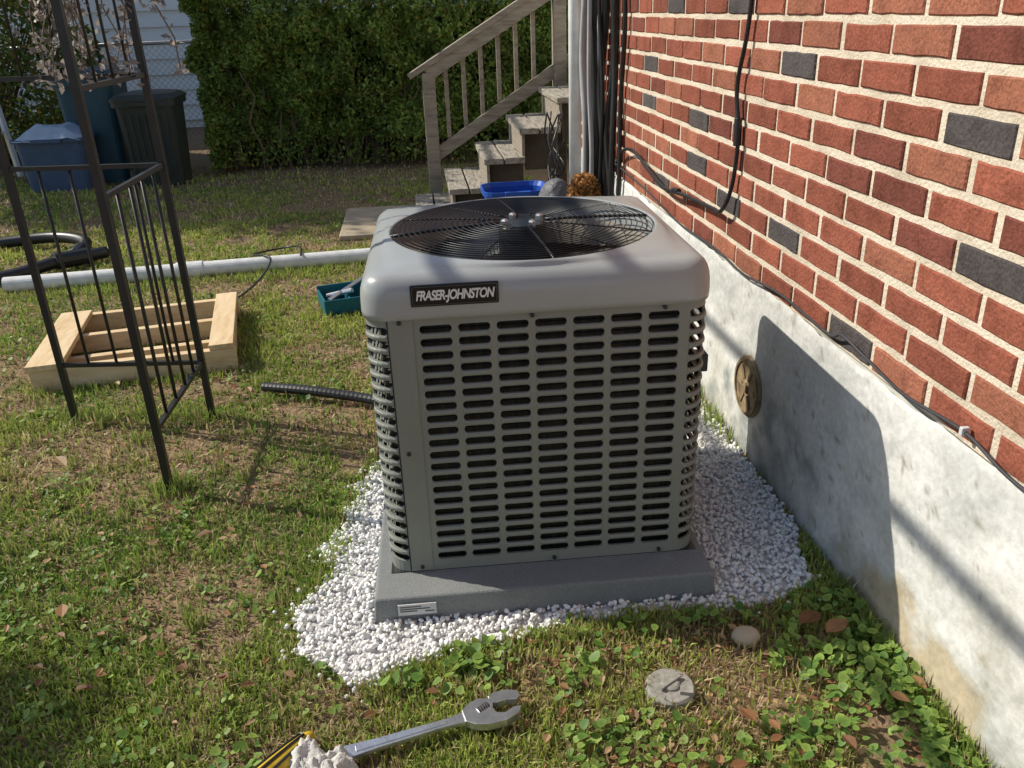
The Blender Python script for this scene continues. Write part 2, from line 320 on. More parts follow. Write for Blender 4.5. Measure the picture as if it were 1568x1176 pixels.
addp(arc,1)
mb=MB()
def pt(s,z,o): x,y,nx,ny=PP(s);return aT(x+nx*o,y+ny*o,z)
for (a,b,t) in cols_:
    if t==0:
        mb.add([pt(a,PH+.002,0),pt(b,PH+.002,0),pt(b,.73,0),pt(a,.73,0)],[(0,1,2,3)]);continue
    m=.0068;rx=.0065
    ts=[0,.12,.4,1.0]
    ss=[a]+[a+m+q*rx for q in ts];mid=np.linspace(a+m+rx,b-m-rx,6)[1:-1].tolist();ss+=mid+[b-m-q*rx for q in ts[::-1]]+[b]
    E=[hh_*sqrt(max(0,1-(1-q)**2)) for q in ts]
    hs_=[0]+E+[hh_]*4+E[::-1]+[0]
    pr=[0,.15,.5,.85,1]+[1]*4+[1,.85,.5,.15,0]
    ns=len(ss)
    for i in range(ns-1):
        q=[pt(ss[i],PH+.002,0),pt(ss[i+1],PH+.002,0),pt(ss[i+1],Z0,0),pt(ss[i],Z0,0)];mb.add(q,[(0,1,2,3)])
        q=[pt(ss[i],Z1,0),pt(ss[i+1],Z1,0),pt(ss[i+1],.73,0),pt(ss[i],.73,0)];mb.add(q,[(0,1,2,3)])
    for r in range(NR):
        z0=Z0+r*dz;z1=z0+dz;zc=(z0+z1)/2;V=[];F=[]
        b0=0 if r==0 else .0035;b1=0 if r==NR-1 else .0035
        for i in range(ns):
            h=hs_[i]
            L0=(zc-h);L1=zc+h
            V+=[pt(ss[i],z0,b0*pr[i]),pt(ss[i],(z0+L0)/2,b0*.85*pr[i]),pt(ss[i],L0,0.0005*pr[i]),pt(ss[i],L0,-.006 if h else 0),
                pt(ss[i],L1,-.006 if h else 0),pt(ss[i],L1,.0005*pr[i]),pt(ss[i],(z1+L1)/2,b1*.85*pr[i]),pt(ss[i],z1,b1*pr[i])]
        for i in range(ns-1):
            for j in (0,1,2,4,5,6):
                if j in(2,4) and hs_[i]==0 and hs_[i+1]==0: continue
                F.append((i*8+j,(i+1)*8+j,(i+1)*8+j+1,i*8+j+1))
            if hs_[i]==0 and hs_[i+1]==0: F.append((i*8+2,(i+1)*8+2,(i+1)*8+5,i*8+5))
        mb.add(V,F)
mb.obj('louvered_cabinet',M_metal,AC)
mb=MB();mb.box((RC-.004,-.0025,PH+.004),(RC+.0485,-.0005,.729),M=MA);mb.obj('corner_panel',M_metal,AC,bevel=.0007)
mb=MB();mb.box((RC-.007,-.0012,PH+.004),(RC-.005,.001,.729),M=MA);mb.box((.0,.0,PH+.0005),(AW,AD,PH+.0015),M=MA);mb.obj('seam',M_blk,AC)
mb=MB()
for sx,sz_ in [(.075,.716),(.36,.716),(.65,.716),(.07,.40),(.077,.087),(.40,.084),(.66,.084)]:
    mb.tube([aT(sx,-.0005,sz_),aT(sx,-.006,sz_),aT(sx,-.0075,sz_)],[.0050,.0050,.0035],10)
mb.obj('screws',M_blk,AC)
def rloop(ins,z,n=160,off=0):
    tot=sum(q[1] for q in segs);out=[]
    for i in range(n):
        x,y,nx,ny=PP(tot*i/n);out.append((x-nx*ins,y-ny*ins,z))
    return out
def loft(loops,cap=False):
    n=len(loops[0]);V=[aT(*q) for l in loops for q in l];F=[]
    for k in range(len(loops)-1):
        for i in range(n):
            j=(i+1)%n;F.append((k*n+i,k*n+j,(k+1)*n+j,(k+1)*n+i))
    if cap: F.append(tuple(range(n))[::-1])
    return V,F
mb=MB();V,F=loft([rloop(.03,PH+.003),rloop(.03,.73)]);mb.add(V,F)
for zz in np.arange(.09,.72,.0153):
    V,F=loft([rloop(.028,zz),rloop(.0255,zz+.0015),rloop(.028,zz+.003)]);mb.add(V,F)
mb.obj('condenser_coil',mat('coil_mat',[(.02,.02,.019),(.07,.065,.055)],scale=90,rough=.5,metal=.3,stretch=(1,1,.05)),AC)
CX,CY=AW/2,AD/2+.005
def circ(l,r,z): 
    out=[]
    for x,y,_ in l:
        d=hypot(x-CX,y-CY);out.append((CX+(x-CX)/d*r,CY+(y-CY)/d*r,z))
    return out
base=rloop(0,0)
def mixl(l1,l2,t,z): return [(a[0]*(1-t)+b_[0]*t,a[1]*(1-t)+b_[1]*t,z) for a,b_ in zip(l1,l2)]
c0=circ(base,.331,0)
loops=[rloop(.002,.722),rloop(-.006,.722),rloop(-.007,.735),rloop(-.006,.765),rloop(-.004,.780),rloop(.000,.793),rloop(.007,.804),rloop(.016,.8115),rloop(.026,.815)]
e=rloop(.026,0)
for t,z in [(.12,.8165),(.30,.8185),(.42,.8225),(.7,.8255),(.95,.827)]: loops.append(mixl(e,c0,t,z))
loops+=[circ(base,.330,.8275),circ(base,.326,.825),circ(base,.323,.817),circ(base,.320,.77)]
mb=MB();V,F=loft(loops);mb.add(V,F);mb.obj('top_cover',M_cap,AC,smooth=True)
mb=MB();V,F=loft([circ(base,.319,.775),circ(base,.30,.70),circ(base,.31,.64)]);mb.add(V,F);mb.obj('fan_shroud',plain('shroud_mat',(.32,.29,.24),.6),AC,smooth=True)
mb=MB();mb.add([aT(CX+.31*cos(t),CY+.31*sin(t),.40) for t in np.linspace(0,2*pi,41)[:-1]],[tuple(range(40))]);mb.obj('base_pan',M_dark,AC)
mb=MB()
dome=lambda r:.826+.012*(1-(r/.32)**2)
for r_ in np.arange(.075,.325,.0130):
    n1,n2=90,5;V=[];F=[]
    for i in range(n1):
        a=2*pi*i/n1
        for j in range(n2):
            b_=2*pi*j/n2;q=r_+.0013*cos(b_);V.append(aT(CX+q*cos(a),CY+q*sin(a),dome(r_)+.0013*sin(b_)))
    for i in range(n1):
        for j in range(n2): F.append((i*n2+j,((i+1)%n1)*n2+j,((i+1)%n1)*n2+(j+1)%n2,i*n2+(j+1)%n2))
    mb.add(V,F)
for k in range(12):
    a=2*pi*k/12+.12
    mb.tube([aT(CX+r*cos(a),CY+r*sin(a),dome(r)-.003) for r in np.linspace(.06,.328,8)],.0020 if k%3 else .004,6)
mb.obj('fan_guard',M_blk,AC,smooth=True)
mb=MB();mb.tube([aT(CX,CY,.70),aT(CX,CY,.826),aT(CX,CY,.832)],[.06,.06,.05],24);mb.obj('motor',plain('motor_mat',(.02,.022,.025),.4),AC,bevel=.002)
mb=MB()
for dx,dy in[(-.045,-.02),(-.02,.045),(.045,.02),(.02,-.045)]:
    mb.tube([aT(CX+dx,CY+dy,.83),aT(CX+dx,CY+dy,.842),aT(CX+dx,CY+dy,.846)],[.010,.010,.006],6)
mb.obj('motor_bolts',M_steel,AC)
mb=MB()
for k in range(3):
    a0=2*pi*k/3+.5;V=[];F=[]
    for i in range(7):
        r=.05+.245*i/6
        for j in range(9):
            wdt=1.0+.35*sin(i/6*pi);a=a0+(j/8-.5)*wdt-.25*i/6;V.append(aT(CX+r*cos(a),CY+r*sin(a),.735-(j/8-.5)*.085))
    for i in range(6):
        for j in range(8): F.append((i*9+j,i*9+j+1,(i+1)*9+j+1,(i+1)*9+j))
    mb.add(V,F)
mb.obj('fan_blades',M_blade,AC,smooth=True)
mb=MB();mb.box((.104,-.0105,.751),(.290,-.005,.799),M=MA);mb.obj('badge',plain('badge_mat',(.012,.012,.012),.3),AC,bevel=.003)
mb=MB()
for a,b_ in [((.108,.7550),(.286,.7557)),((.108,.7943),(.286,.795)),((.108,.7557),(.1087,.7943)),((.2853,.7557),(.286,.7943))]:
    mb.box((a[0],-.0112,a[1]),(b_[0],-.0104,b_[1]),M=MA)
mb.obj('badge_border',plain('badge_white_mat',(.12,.12,.12),.4),AC)
cu=bpy.data.curves.new('badge_text','FONT');cu.body='FRASER-JOHNSTON';cu.size=.0225;cu.shear=.25;cu.extrude=.0006;cu.offset=.0006;cu.align_x='CENTER';cu.align_y='CENTER';cu.space_character=.9
cu.materials.append(plain('badge_letter_mat',(.75,.75,.75),.4))
to=link(bpy.data.objects.new('badge_text',cu));tp=aT(.197,-.0112,.775);to.location=tp;to.rotation_euler=(pi/2,0,AR);to.parent=AC;to.matrix_parent_inverse=Matrix.Translation(AC.location).inverted()
bpy.context.view_layer.update();wd_=to.dimensions[0];cu.size*=.166/wd_; to.scale=(1,1.45,1)
mb=MB();mb.box((AW-.002,.12,.50),(AW+.04,.16,.545),M=MA);mb.tube([aT(AW+.02,.14,.50),aT(AW+.03,.15,.40),aT(AW+.01,.2,.30)],.009,8);mb.obj('electrical_fitting',M_blk,AC,bevel=.003)
# ---------------- brick house ----------------
XW=.9655;BX=.972
BH=group('brick_house',(3,2,0))
YA,YB,ZF,ZT=-1.2,5.0,.55,2.78
ny,nz=620,60;yy_,zz_=np.meshgrid(YA+(YB-YA)*np.arange(ny+1)/ny,-.05+(ZF+.05)*np.arange(nz+1)/nz,indexing='ij')
d=(fbm(yy_,zz_+4,5)-.5)*.016+(fbm(yy_+9,zz_+1,22)-.5)*.005
topw=np.where(zz_>ZF-.012,.004*np.sin(yy_*7)+(fbm(yy_,yy_*0,14)-.5)*.012,0)
V=np.stack([XW+d+np.where(zz_>ZF-.006,.004,0),yy_,zz_+topw],-1).reshape(-1,3)
I=(np.arange(ny)[:,None]*(nz+1)+np.arange(nz)[None]);F=np.stack([I,I+1,I+nz+2,I+nz+1],-1).reshape(-1,4)
C=np.ones(yy_.shape+(3,))*np.array([.72,.72,.69])
def blend(C,c,m): m=np.clip(m,0,1)[...,None];return C*(1-m)+np.array(c)*m
n1=fbm(yy_+3,zz_+8,4);n2=fbm(yy_+13,zz_+2,11);n3=fbm(yy_*1.0+30,zz_*.35,9)
C=blend(C,(.52,.53,.51),(n1-.45)*4*.6)
C=blend(C,(.57,.55,.48),(n3-.48)*3.5*np.clip(1-zz_/.5,0,1))
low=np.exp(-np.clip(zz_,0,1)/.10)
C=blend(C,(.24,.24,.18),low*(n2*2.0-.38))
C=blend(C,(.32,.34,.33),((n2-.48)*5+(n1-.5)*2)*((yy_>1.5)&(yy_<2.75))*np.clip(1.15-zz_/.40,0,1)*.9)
pe=np.exp(-((yy_-1.34)/.28)**2)*np.exp(-((zz_-.04)/.14)**2)
C=blend(C,(.50,.42,.29),(pe*1.3+n2*1.5-1.25)*3*.8)
C=blend(C,(.38,.37,.32),(fbm(yy_+50,zz_+50,30)-.72)*10)
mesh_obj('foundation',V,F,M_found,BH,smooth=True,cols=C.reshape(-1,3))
M_led=plain('ledge_mat',(.66,.65,.6),.9)
mb=MB();mb.box((XW+.022,YA,-.05),(4.5,YB-.002,ZF-.001));mb.obj('foundation_core',M_led,BH)
mb=MB();mb.box((BX+.0035,YA,ZF),(4.5,YB,ZT));mb.obj('mortar_wall',M_mortar,BH)
dark=[(2.05,1.17),(1.32,1.11),(1.32,.87),(2.10,.735),(2.8,.96),(3.6,1.1),(3.2,1.33),(2.66,1.32),(3.5,.93),(1.72,.585),(2.65,.75),(1.5,1.4),(3.4,.63),(2.9,.80)]
CH=.0722;BL=.212;V=[];F=[];C=[]
r=0;z=ZF+.008;done=set()
while z<ZT-.05:
    off=(0 if r%2 else BL/2)+.04+random.uniform(-.008,.008);yy=YA-off
    while yy<YB:
        a=max(YA,yy)+random.uniform(-.003,.003);b_=min(YB,yy+BL-.0165)+random.uniform(-.003,.003)
        if b_-a>.03:
            yc=(a+b_)/2;zc=z+.0275;isd=False
            for di,d in enumerate(dark):
                if di not in done and abs(yc-d[0])<BL/2 and abs(zc-d[1])<CH*.52: isd=True;done.add(di);break
            isd=isd or (random.random()<.012)
            if isd: c=np.array((.105,.092,.090))*random.uniform(.8,1.15)
            else:
                c=np.array((.30,.098,.062))*random.uniform(.78,1.18);t=random.random()
                if t<.2: c=np.array((.37,.145,.09))*random.uniform(.85,1.1)
                elif t<.34: c=np.array((.21,.07,.05))*random.uniform(.85,1.15)
            x0=BX-.001+random.uniform(-.0018,.0018);z0=z+random.uniform(-.0020,.0020);z1=z+.0555+random.uniform(-.0022,.0022);e=.003;n0=len(V)
            K=6;ys=np.linspace(a,b_,K);jw=lambda:random.uniform(-.0015,.0015)
            lo=[(yy2,z0+jw()) for yy2 in ys];hi=[(yy2,z1+jw()) for yy2 in ys[::-1]]
            out=lo+hi;m=len(out);cy_=(a+b_)/2;cz_=(z0+z1)/2
            for (yy2,zz2) in out:
                V.append((x0,yy2-e*np.sign(yy2-cy_)*(1 if abs(yy2-cy_)>.4*(b_-a) else 0),zz2-e*np.sign(zz2-cz_)))
            for (yy2,zz2) in out: V.append((x0+e,yy2,zz2))
            for (yy2,zz2) in out: V.append((BX+.012,yy2,zz2))
            F+=[tuple(n0+i for i in range(m))[::-1]]
            for q in (0,m):
                for k in range(m): F.append((n0+q+k,n0+q+(k+1)%m,n0+q+m+(k+1)%m,n0+q+m+k))
            C+=[tuple(c)]*(3*m)
        yy+=BL
    z+=CH;r+=1
mesh_obj('bricks',V,F,M_brick,BH,cols=np.array(C))
mb=MB();mb.box((.75,YA-.2,ZT),(4.8,YB+.25,ZT+.16));mb.obj('eave',M_siding,BH)
mb=MB();mb.add([(.75,YA-.2,ZT+.17),(4.8,YA-.2,ZT+.17),(4.8,YB+.25,ZT+.17),(.75,YB+.25,ZT+.17),(2.8,YA+1.5,ZT+1.4),(2.8,YB-1.5,ZT+1.4)],[(0,1,4),(1,2,5,4),(2,3,5),(3,0,4,5)]);mb.obj('roof',plain('shingle_mat',(.08,.075,.07),.9),BH)
mb=MB();mb.box((1.75,5.01,0),(4.5,7.6,ZT-.01));mb.obj('rear_wing',M_siding,BH)
# ---- wall things
g=group('cleanout_cover',(XW,2.25,.23))
M_rust=mat('rusty_cover_mat',[(.12,.08,.045),(.25,.18,.10),(.38,.30,.19)],scale=25,rough=.8,bump=.002,bscale=120)
mb=MB();mb.tube([(XW+.015,2.25,.232),(XW-.008,2.25,.232),(XW-.011,2.25,.232)],[.098,.097,.092],40);mb.obj('plate',M_rust,g,bevel=.001)
mb=MB();xo=XW-.011;mb.tube([(xo,2.25,.232),(xo-.008,2.25,.232)],[.022,.018],6)
for k in range(6):
    a=k*pi/3;mb.beam((xo-.001,2.25+.028*cos(a),.232+.028*sin(a)),(xo-.001,2.25+.07*cos(a),.232+.07*sin(a)),.012,.006,up=(1,0,0))
n1=40
for k in range(n1):
    a,b_=2*pi*k/n1,2*pi*(k+1)/n1;mb.beam((xo-.001,2.25+.085*cos(a),.232+.085*sin(a)),(xo-.001,2.25+.085*cos(b_),.232+.085*sin(b_)),.008,.008,up=(1,0,0))
mb.obj('relief',M_rust,g)
g=group('wall_cable',(.95,2.5,1))
mb=MB();xw=BX-.012
mb.tube(spline([(xw,2.44,2.7),(xw-.006,2.43,1.9),(xw-.004,2.45,1.31),(xw-.008,2.50,1.09),(xw-.003,2.475,.95),(xw-.006,2.49,.80),(xw-.02,2.53,.715),(xw-.012,2.64,.70),(xw-.02,2.89,.69),(xw-.03,3.13,.675),(xw-.02,3.41,.70),(xw-.02,3.65,.735),(xw-.02,3.85,.70),(xw,3.95,.63)],10),.0068,8);mb.obj('cable',M_blk,g,smooth=True)
mb=MB();mb.tube([(xw-.006,2.478,1.0),(xw-.006,2.473,.92)],.012,10);mb.tube([(xw-.02,2.97,.69),(xw-.022,3.03,.683)],.011,10);mb.obj('connectors',M_blk,g,bevel=.002)
g=group('foundation_wire',(.95,2,.57))
pts=[(xw-.005,.3,.58),(xw-.004,.8,.575),(xw-.006,1.10,.565),(xw-.002,1.26,.583),(xw-.008,1.45,.572),(xw-.004,1.62,.585),(xw-.01,1.72,.60),(xw-.004,1.80,.575),(xw-.006,2.08,.585),(xw-.01,2.35,.565),(xw-.006,2.60,.575),(xw-.01,3.0,.57),(xw-.006,3.5,.60),(xw-.01,4.1,.62)]
mb=MB();mb.tube(spline(pts,8),.0036,6);mb.obj('wire',plain('grey_wire_mat',(.05,.05,.055),.5),g,smooth=True)
mb=MB()
mb.box((xw-.010,1.255,.576),(xw+.006,1.265,.593))
mb.obj('clips',plain('clip_mat',(.6,.6,.6),.4),g,bevel=.002)
g=group('conduit_bundle',(.92,4.4,1.2))
mb=MB();mb.tube([(.862,4.58,.12),(.862,4.58,2.75)],.034,16);mb.obj('white_conduit',plain('white_conduit_mat',(.90,.90,.88),.35),g,smooth=True)
mb=MB();mb2=MB()
for i,(y,r,xx) in enumerate([(4.50,.020,.905),(4.40,.017,.91),(4.30,.024,.915),(4.22,.014,.93),(4.14,.019,.92),(4.06,.014,.935),(3.98,.016,.935),(3.91,.011,.945),(4.25,.012,.885),(4.1,.010,.89)]):
    pts=[(xx+random.uniform(-.015,.01),y+random.uniform(-.04,.04),zz) for zz in np.linspace(.15+random.uniform(0,.3),2.75,8)]
    (mb2 if i in(0,3,8) else mb).tube(spline(pts,6),r,8)
for i in range(7):
    y0=4.85+random.uniform(-.1,.1);pts=[(.84-random.uniform(0,.10),y0+random.uniform(-.15,.15),zz) for zz in (.25,.38,.5,.62,.78)];mb.tube(spline(pts,5),.005,5)
mb.obj('black_conduits',M_blk,g,smooth=True);mb2.obj('grey_conduits',plain('grey_cond_mat',(.4,.4,.41),.4),g,smooth=True)
# ---------------- wooden steps ----------------
S=group('wooden_steps',(.6,5.8,0))
Y0,Y1=5.4,6.18;tr=[(-.02,.10),(.20,.275),(.43,.45),(.66,.625),(.90,.80)]
mb=MB()
for x,z in tr:
    mb.box((x,Y0-.02,z-.036),(x+.122,Y1,z));mb.box((x+.134,Y0-.02+random.uniform(-.01,.01),z-.038),(x+.262,Y1,z+random.uniform(-.003,.003)))
mb.box((1.14,Y0-.05,.937),(2.2,Y1+.1,.975))
mb.obj('treads',M_tread,S,bevel=.004)
mb=MB()
for y in (Y0+.10,Y1-.06):
    for i,(x,z) in enumerate(tr): mb.box((x+.05,y,0 if i<1 else tr[i-1][1]-.10),(x+.262,y+.038,z-.040))
mb.box((1.16,Y0+.05,0),(1.2,Y1,.935))
mb.obj('stringers',M_wood_shade,S)
mb=MB()
for i,(x,z) in enumerate(tr[1:]): mb.box((x+.018,Y0+.02,tr[i][1]+.002),(x+.036,Y1-.02,z-.040))
mb.obj('risers',M_wood,S)
YR=6.22
mb=MB();mb.box((.09,YR,0),(.18,YR+.09,.92));mb.box((1.02,YR,0),(1.11,YR+.09,2.0));mb.obj('posts',M_wood,S,bevel=.005)
hz=lambda x:.955+.57*(x-.1);bz=lambda x:.34+.62*(x-.13)
mb=MB();mb.beam((.0,YR+.045,hz(.0)),(1.6,YR+.045,hz(1.6)),.10,.038)
mb.beam((.13,YR+.025,hz(.13)-.065),(1.6,YR+.025,hz(1.6)-.065),.035,.085);mb.beam((.13,YR+.045,bz(.13)),(1.6,YR+.045,bz(1.6)),.035,.085);mb.obj('rails',M_wood,S,bevel=.003)
mb=MB()
for x in np.arange(.26,1.0,.125): mb.box((x-.014,YR+.05,bz(x)-.03),(x+.014,YR+.078,hz(x)-.03))
mb.obj('balusters',M_wood,S)
# ---------------- foliage ----------------
def leafcloud(name,P,size,cols,parent=None,m=M_leaf):
    n=len(P);d=rng.normal(0,1,(n,3));d/=np.linalg.norm(d,axis=1)[:,None];q=rng.normal(0,1,(n,3));q-=d*(q*d).sum(1)[:,None];q/=np.linalg.norm(q,axis=1)[:,None]
    nn_=np.cross(d,q);s=np.asarray(size).reshape(-1,1)*np.ones((n,1))
    V=np.stack([P-d*s,P+q*s*.5+nn_*s*.12,P+d*s,P-q*s*.5+nn_*s*.12],1)
    F=(np.array([[0,1,2],[0,2,3]])[None]+4*np.arange(n)[:,None,None]).reshape(-1,3)
    return mesh_obj(name,V.reshape(-1,3),F,m,parent,cols=np.repeat(cols,4,0))
def greens(n,a=(.035,.075,.015),b=(.10,.15,.03),yel=.05):
    t=rng.random((n,1));c=np.array(a)*(1-t)+np.array(b)*t;k=rng.random(n)<yel;c[k]=np.array([.28,.22,.05])*rng.uniform(.6,1.1,(k.sum(),1));return c
HG=group('hedge',(-.4,8.6,0));HXL=-1.86
def hedge_front(x,z): return 8.12-.045*(x+2)+ (fbm(x+30,z+3,1.6)-.5)*.6+(fbm(x+3,z+31,6)-.5)*.3+ .06*(z-.8)**2
def htop(x): return 1.50+.10*(x+2)+ (fbm(x,x*0+3,1.5)-.5)*.25
n=85000;x=rng.uniform(HXL,2.2,n);z=.05+(rng.random(n)**.9)*(htop(x)-.05);y=hedge_front(x,z)+np.abs(rng.normal(0,.08,n))
holes=fbm(x+11,z+17,3.2);k=(holes>.34)|(rng.random(n)<.3)
k&=~((z<.28)&(rng.random(n)<.75))
P=np.stack([x,y,z],-1)[k]
hc=greens(len(P),(.10,.17,.03),(.28,.37,.08),yel=.09)*(.5+1.3*fbm(P[:,0]+60,P[:,2],5))[:,None]
nt_=20000;xt=rng.uniform(HXL,2.2,nt_);P2=np.stack([xt,8.15+rng.random(nt_)*.8,htop(xt)+rng.normal(0,.05,nt_)],-1)
ne=16000;ze=rng.uniform(.05,1.5,ne);P2=np.r_[P2,np.stack([HXL+(fbm(ze+3,ze*2,2)-.5)*.3+np.abs(rng.normal(0,.06,ne)),8.1+rng.random(ne)*.9,ze],-1)]
hc=np.r_[hc,greens(len(P2),(.10,.17,.03),(.26,.35,.08))];P=np.r_[P,P2]
leafcloud('hedge_leaves',P,rng.uniform(.014,.03,len(P)),hc,HG)
mb=MB()
for i in range(170):
    x=rng.uniform(HXL+.1,2.1);y=8.3+rng.uniform(0,.25);t=[(x,y,0)]
    for kx in range(4): t.append((t[-1][0]+rng.normal(0,.06),t[-1][1]-rng.uniform(-.06,.1),t[-1][2]+.22))
    mb.tube(t,[.012,.010,.008,.006,.004],5)
mb.obj('stems',plain('stem_mat',(.2,.15,.1),.9),HG)
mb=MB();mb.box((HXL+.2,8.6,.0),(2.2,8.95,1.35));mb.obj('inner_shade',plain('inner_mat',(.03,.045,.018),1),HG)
def tree(name,bx,by,trunk_h,cz,R,nleaf,size,seedn,nclump=22,lean=(0,0)):
    T=group(name,(bx,by,0));mb=MB();lr=np.random.default_rng(seedn)
    top=(bx+lean[0],by+lean[1],trunk_h)
    mb.tube([(bx,by,-.05),(bx+.02+lean[0]*.4,by+lean[1]*.4,trunk_h*.5),top],[.07,.055,.04],10);P=[]
    for i in range(nclump):
        d=lr.normal(0,1,3);d/=np.linalg.norm(d);c=np.array([top[0],top[1],cz])+d*np.array(R)*lr.uniform(.35,1)
        mid=(np.array(top)+c)/2+lr.normal(0,.08,3);mb.tube([top,mid,c],[.025,.015,.005],5)
        m=nleaf//nclump;P.append(c+lr.normal(0,1,(m,3))*np.array(R)*.2)
        for _ in range(4): mb.tube([mid,c+lr.normal(0,.2,3)],[.008,.003],4)
    P=np.concatenate(P);mb.obj('trunk_and_limbs',plain(name+'_bark',(.1,.08,.06),.95,bump=.01),T);leafcloud('crown',P,lr.uniform(size*.6,size*1.2,len(P)),greens(len(P),(.05,.1,.02),(.15,.2,.04),yel=.15),T)
tree('shade_tree',-3.92,2.62,1.5,2.35,(.50,.62,.36),4600,.045,3,nclump=11)
tree('backyard_tree',-4.9,8.9,2.0,3.6,(1.8,1.3,1.3),30000,.06,5,nclump=34)
SH=group('shrub',(-4.3,9.6,0))
n=22000;d=rng.normal(0,1,(n,3));d/=np.linalg.norm(d,axis=1)[:,None];P=np.array([-4.5,9.6,.95])+d*np.array([1.35,.7,1.0])*rng.uniform(.8,1.05,(n,1));kx=fbm(P[:,0]*1+5,P[:,2]+3,3)>.38;P=P[kx&(P[:,2]>0)]
leafcloud('shrub_leaves',P,rng.uniform(.02,.045,len(P)),greens(len(P),(.07,.13,.02),(.25,.32,.06),yel=.2),SH)
mb=MB()
for i in range(30):
    a=rng.uniform(0,2*pi);mb.tube([(-4.5+.1*cos(a),9.6+.1*sin(a),0),(-4.5+.6*cos(a),9.6+.4*sin(a),.9),(-4.5+1.1*cos(a),9.6+.6*sin(a),1.4+.3*sin(3*a))],[.02,.012,.005],5)
mb.obj('shrub_stems',plain('shrub_stem',(.1,.08,.05)),SH)
SHH=group('siding_house',(-4,13,0));mb=MB()
for i in range(20):
    z=.1+i*.19;mb.add([(-12,12.0,z),(3.5,12.0,z),(3.5,12.03,z+.19),(-12,12.03,z+.19),(-12,12.03,z),(3.5,12.03,z)],[(0,1,2,3),(4,5,1,0)])
mb.obj('siding',M_siding,SHH);mb=MB();mb.box((-12,12.04,0),(3.5,16,3.88));mb.obj('walls',M_siding,SHH)
mb=MB();mb.box((-12.3,11.7,3.9),(3.8,16.3,4.0));mb.obj('roof',plain('roof_mat',(.08,.08,.08)),SHH)
mb=MB();mb.box((-8.2,11.95,1.6),(-7.1,12.02,2.9));mb.obj('window',plain('glass_mat',(.05,.06,.07),.1),SHH)
FE=group('chain_link_fence',(-2,9.9,0));mb=MB();FYY=9.9
mb.tube([(-6.5,FYY,1.1),(3,FYY,1.1)],.02,8)
for x in (-6,-3.6,-1.2,1.2): mb.tube([(x,FYY,0),(x,FYY,1.14)],.025,8)
mb.obj('posts_and_rail',M_galv,FE,smooth=True)
mb=MB();s_=.065
for i in range(int(9/s_)):
    x=-6.2+i*s_
    for sg in (1,-1):
        mb.beam((x,FYY-.02+.004*sg,.05),(x+sg*1.04,FYY-.02+.004*sg,1.09),.0035,.0035,up=(0,1,0))
mb.obj('wire_mesh',M_galv,FE)
# ---------------- bins ----------------
def bin_(name,cx,cy,w_,d_,h,colr,lid=True,taper=.82,ribs=True):
    B=group(name,(cx,cy,0));m1=plain(name+'_mat',colr,.45)
    mb=MB()
    def rr_(sc,z,rad=.07):
        L=[]
        for (sx,sy,a0) in [(1,-1,-pi/2),(1,1,0),(-1,1,pi/2),(-1,-1,pi)]:
            for k in range(5):
                a=a0+k*pi/8;L.append((cx+sx*(w_/2*sc-rad)+rad*cos(a),cy+sy*(d_/2*sc-rad)+rad*sin(a),z))
        return L
    Ls=[rr_(taper,0),rr_(.95,h*.88),rr_(.95,h*.90),rr_(1.05,h*.90),rr_(1.05,h*.96)]
    if lid: Ls+=[rr_(1.08,h*.96),rr_(1.08,h*.985),rr_(.9,h*1.03),rr_(.5,h*1.05)]
    else: Ls+=[rr_(1.0,h*.96),rr_(.93,h*.9),rr_(taper*.95,.03)]
    n=20;V=[q for l in Ls for q in l];F=[tuple(range(n))[::-1]]
    for k in range(len(Ls)-1):
        for i in range(n): F.append((k*n+i,k*n+(i+1)%n,(k+1)*n+(i+1)%n,(k+1)*n+i))
    F.append(tuple((len(Ls)-1)*n+i for i in range(n)));mb.add(V,F);mb.obj('body',m1,B)
    mb=MB()
    if ribs:
        for k in range(7):
            x=cx-w_*.33+k*w_*.11;mb.beam((x,cy-d_*taper/2-.004,h*.08),(x*.97+cx*.03+(x-cx)*.06,cy-d_*.95/2-.004,h*.82),.018,.012,up=(0,1,0))
    mb.beam((cx-w_*.2,cy-d_*.54,h*.93),(cx+w_*.2,cy-d_*.54,h*.93),.03,.03)
    mb.obj('ribs_and_handle',m1,B,bevel=.003);return B
bin_('trash_can',-2.22,7.85,.50,.48,.74,(.035,.042,.036))
bin_('wheeled_bin',-2.78,8.2,.5,.55,.92,(.03,.075,.10),ribs=False)
bin_('storage_tub',-3.05,7.85,.6,.42,.46,(.06,.10,.17),lid=False,taper=.85,ribs=False)
V=[];F=[];nu,nv=24,18
for i in range(nu):
    for j in range(nv):
        u,v=i/(nu-1),j/(nv-1);x=-3.33+.56*u;y=7.62+.44*v;ed=min(1,4*min(u,1-u,v,1-v))
        V.append((x,y,.40+.10*ed+.07*fbm(np.array([x]),np.array([y]),8)[0]))
for i in range(nu-1):
    for j in range(nv-1): F.append((i*nv+j,(i+1)*nv+j,(i+1)*nv+j+1,i*nv+j+1))
mesh_obj('folded_tarp',V,F,plain('tarp_mat',(.38,.47,.57),.5),smooth=True)
CHR=group('garden_chair',(-3.95,8.3,0));mb=MB();cx,cy=-4.0,8.35
for dx in(-.22,.22):
    mb.beam((cx+dx*1.15,cy-.24,0),(cx+dx,cy-.2,.66),.045,.045);mb.beam((cx+dx*1.15,cy+.26,0),(cx+dx,cy+.2,.9),.045,.045);mb.beam((cx+dx,cy-.24,.66),(cx+dx,cy+.22,.66),.055,.03)
mb.box((cx-.22,cy-.22,.40),(cx+.22,cy+.22,.43));mb.box((cx-.24,cy+.2,.84),(cx+.24,cy+.235,.92))
for k in range(5): mb.box((cx-.18+k*.09-.018,cy+.205,.43),(cx-.18+k*.09+.018,cy+.225,.85))
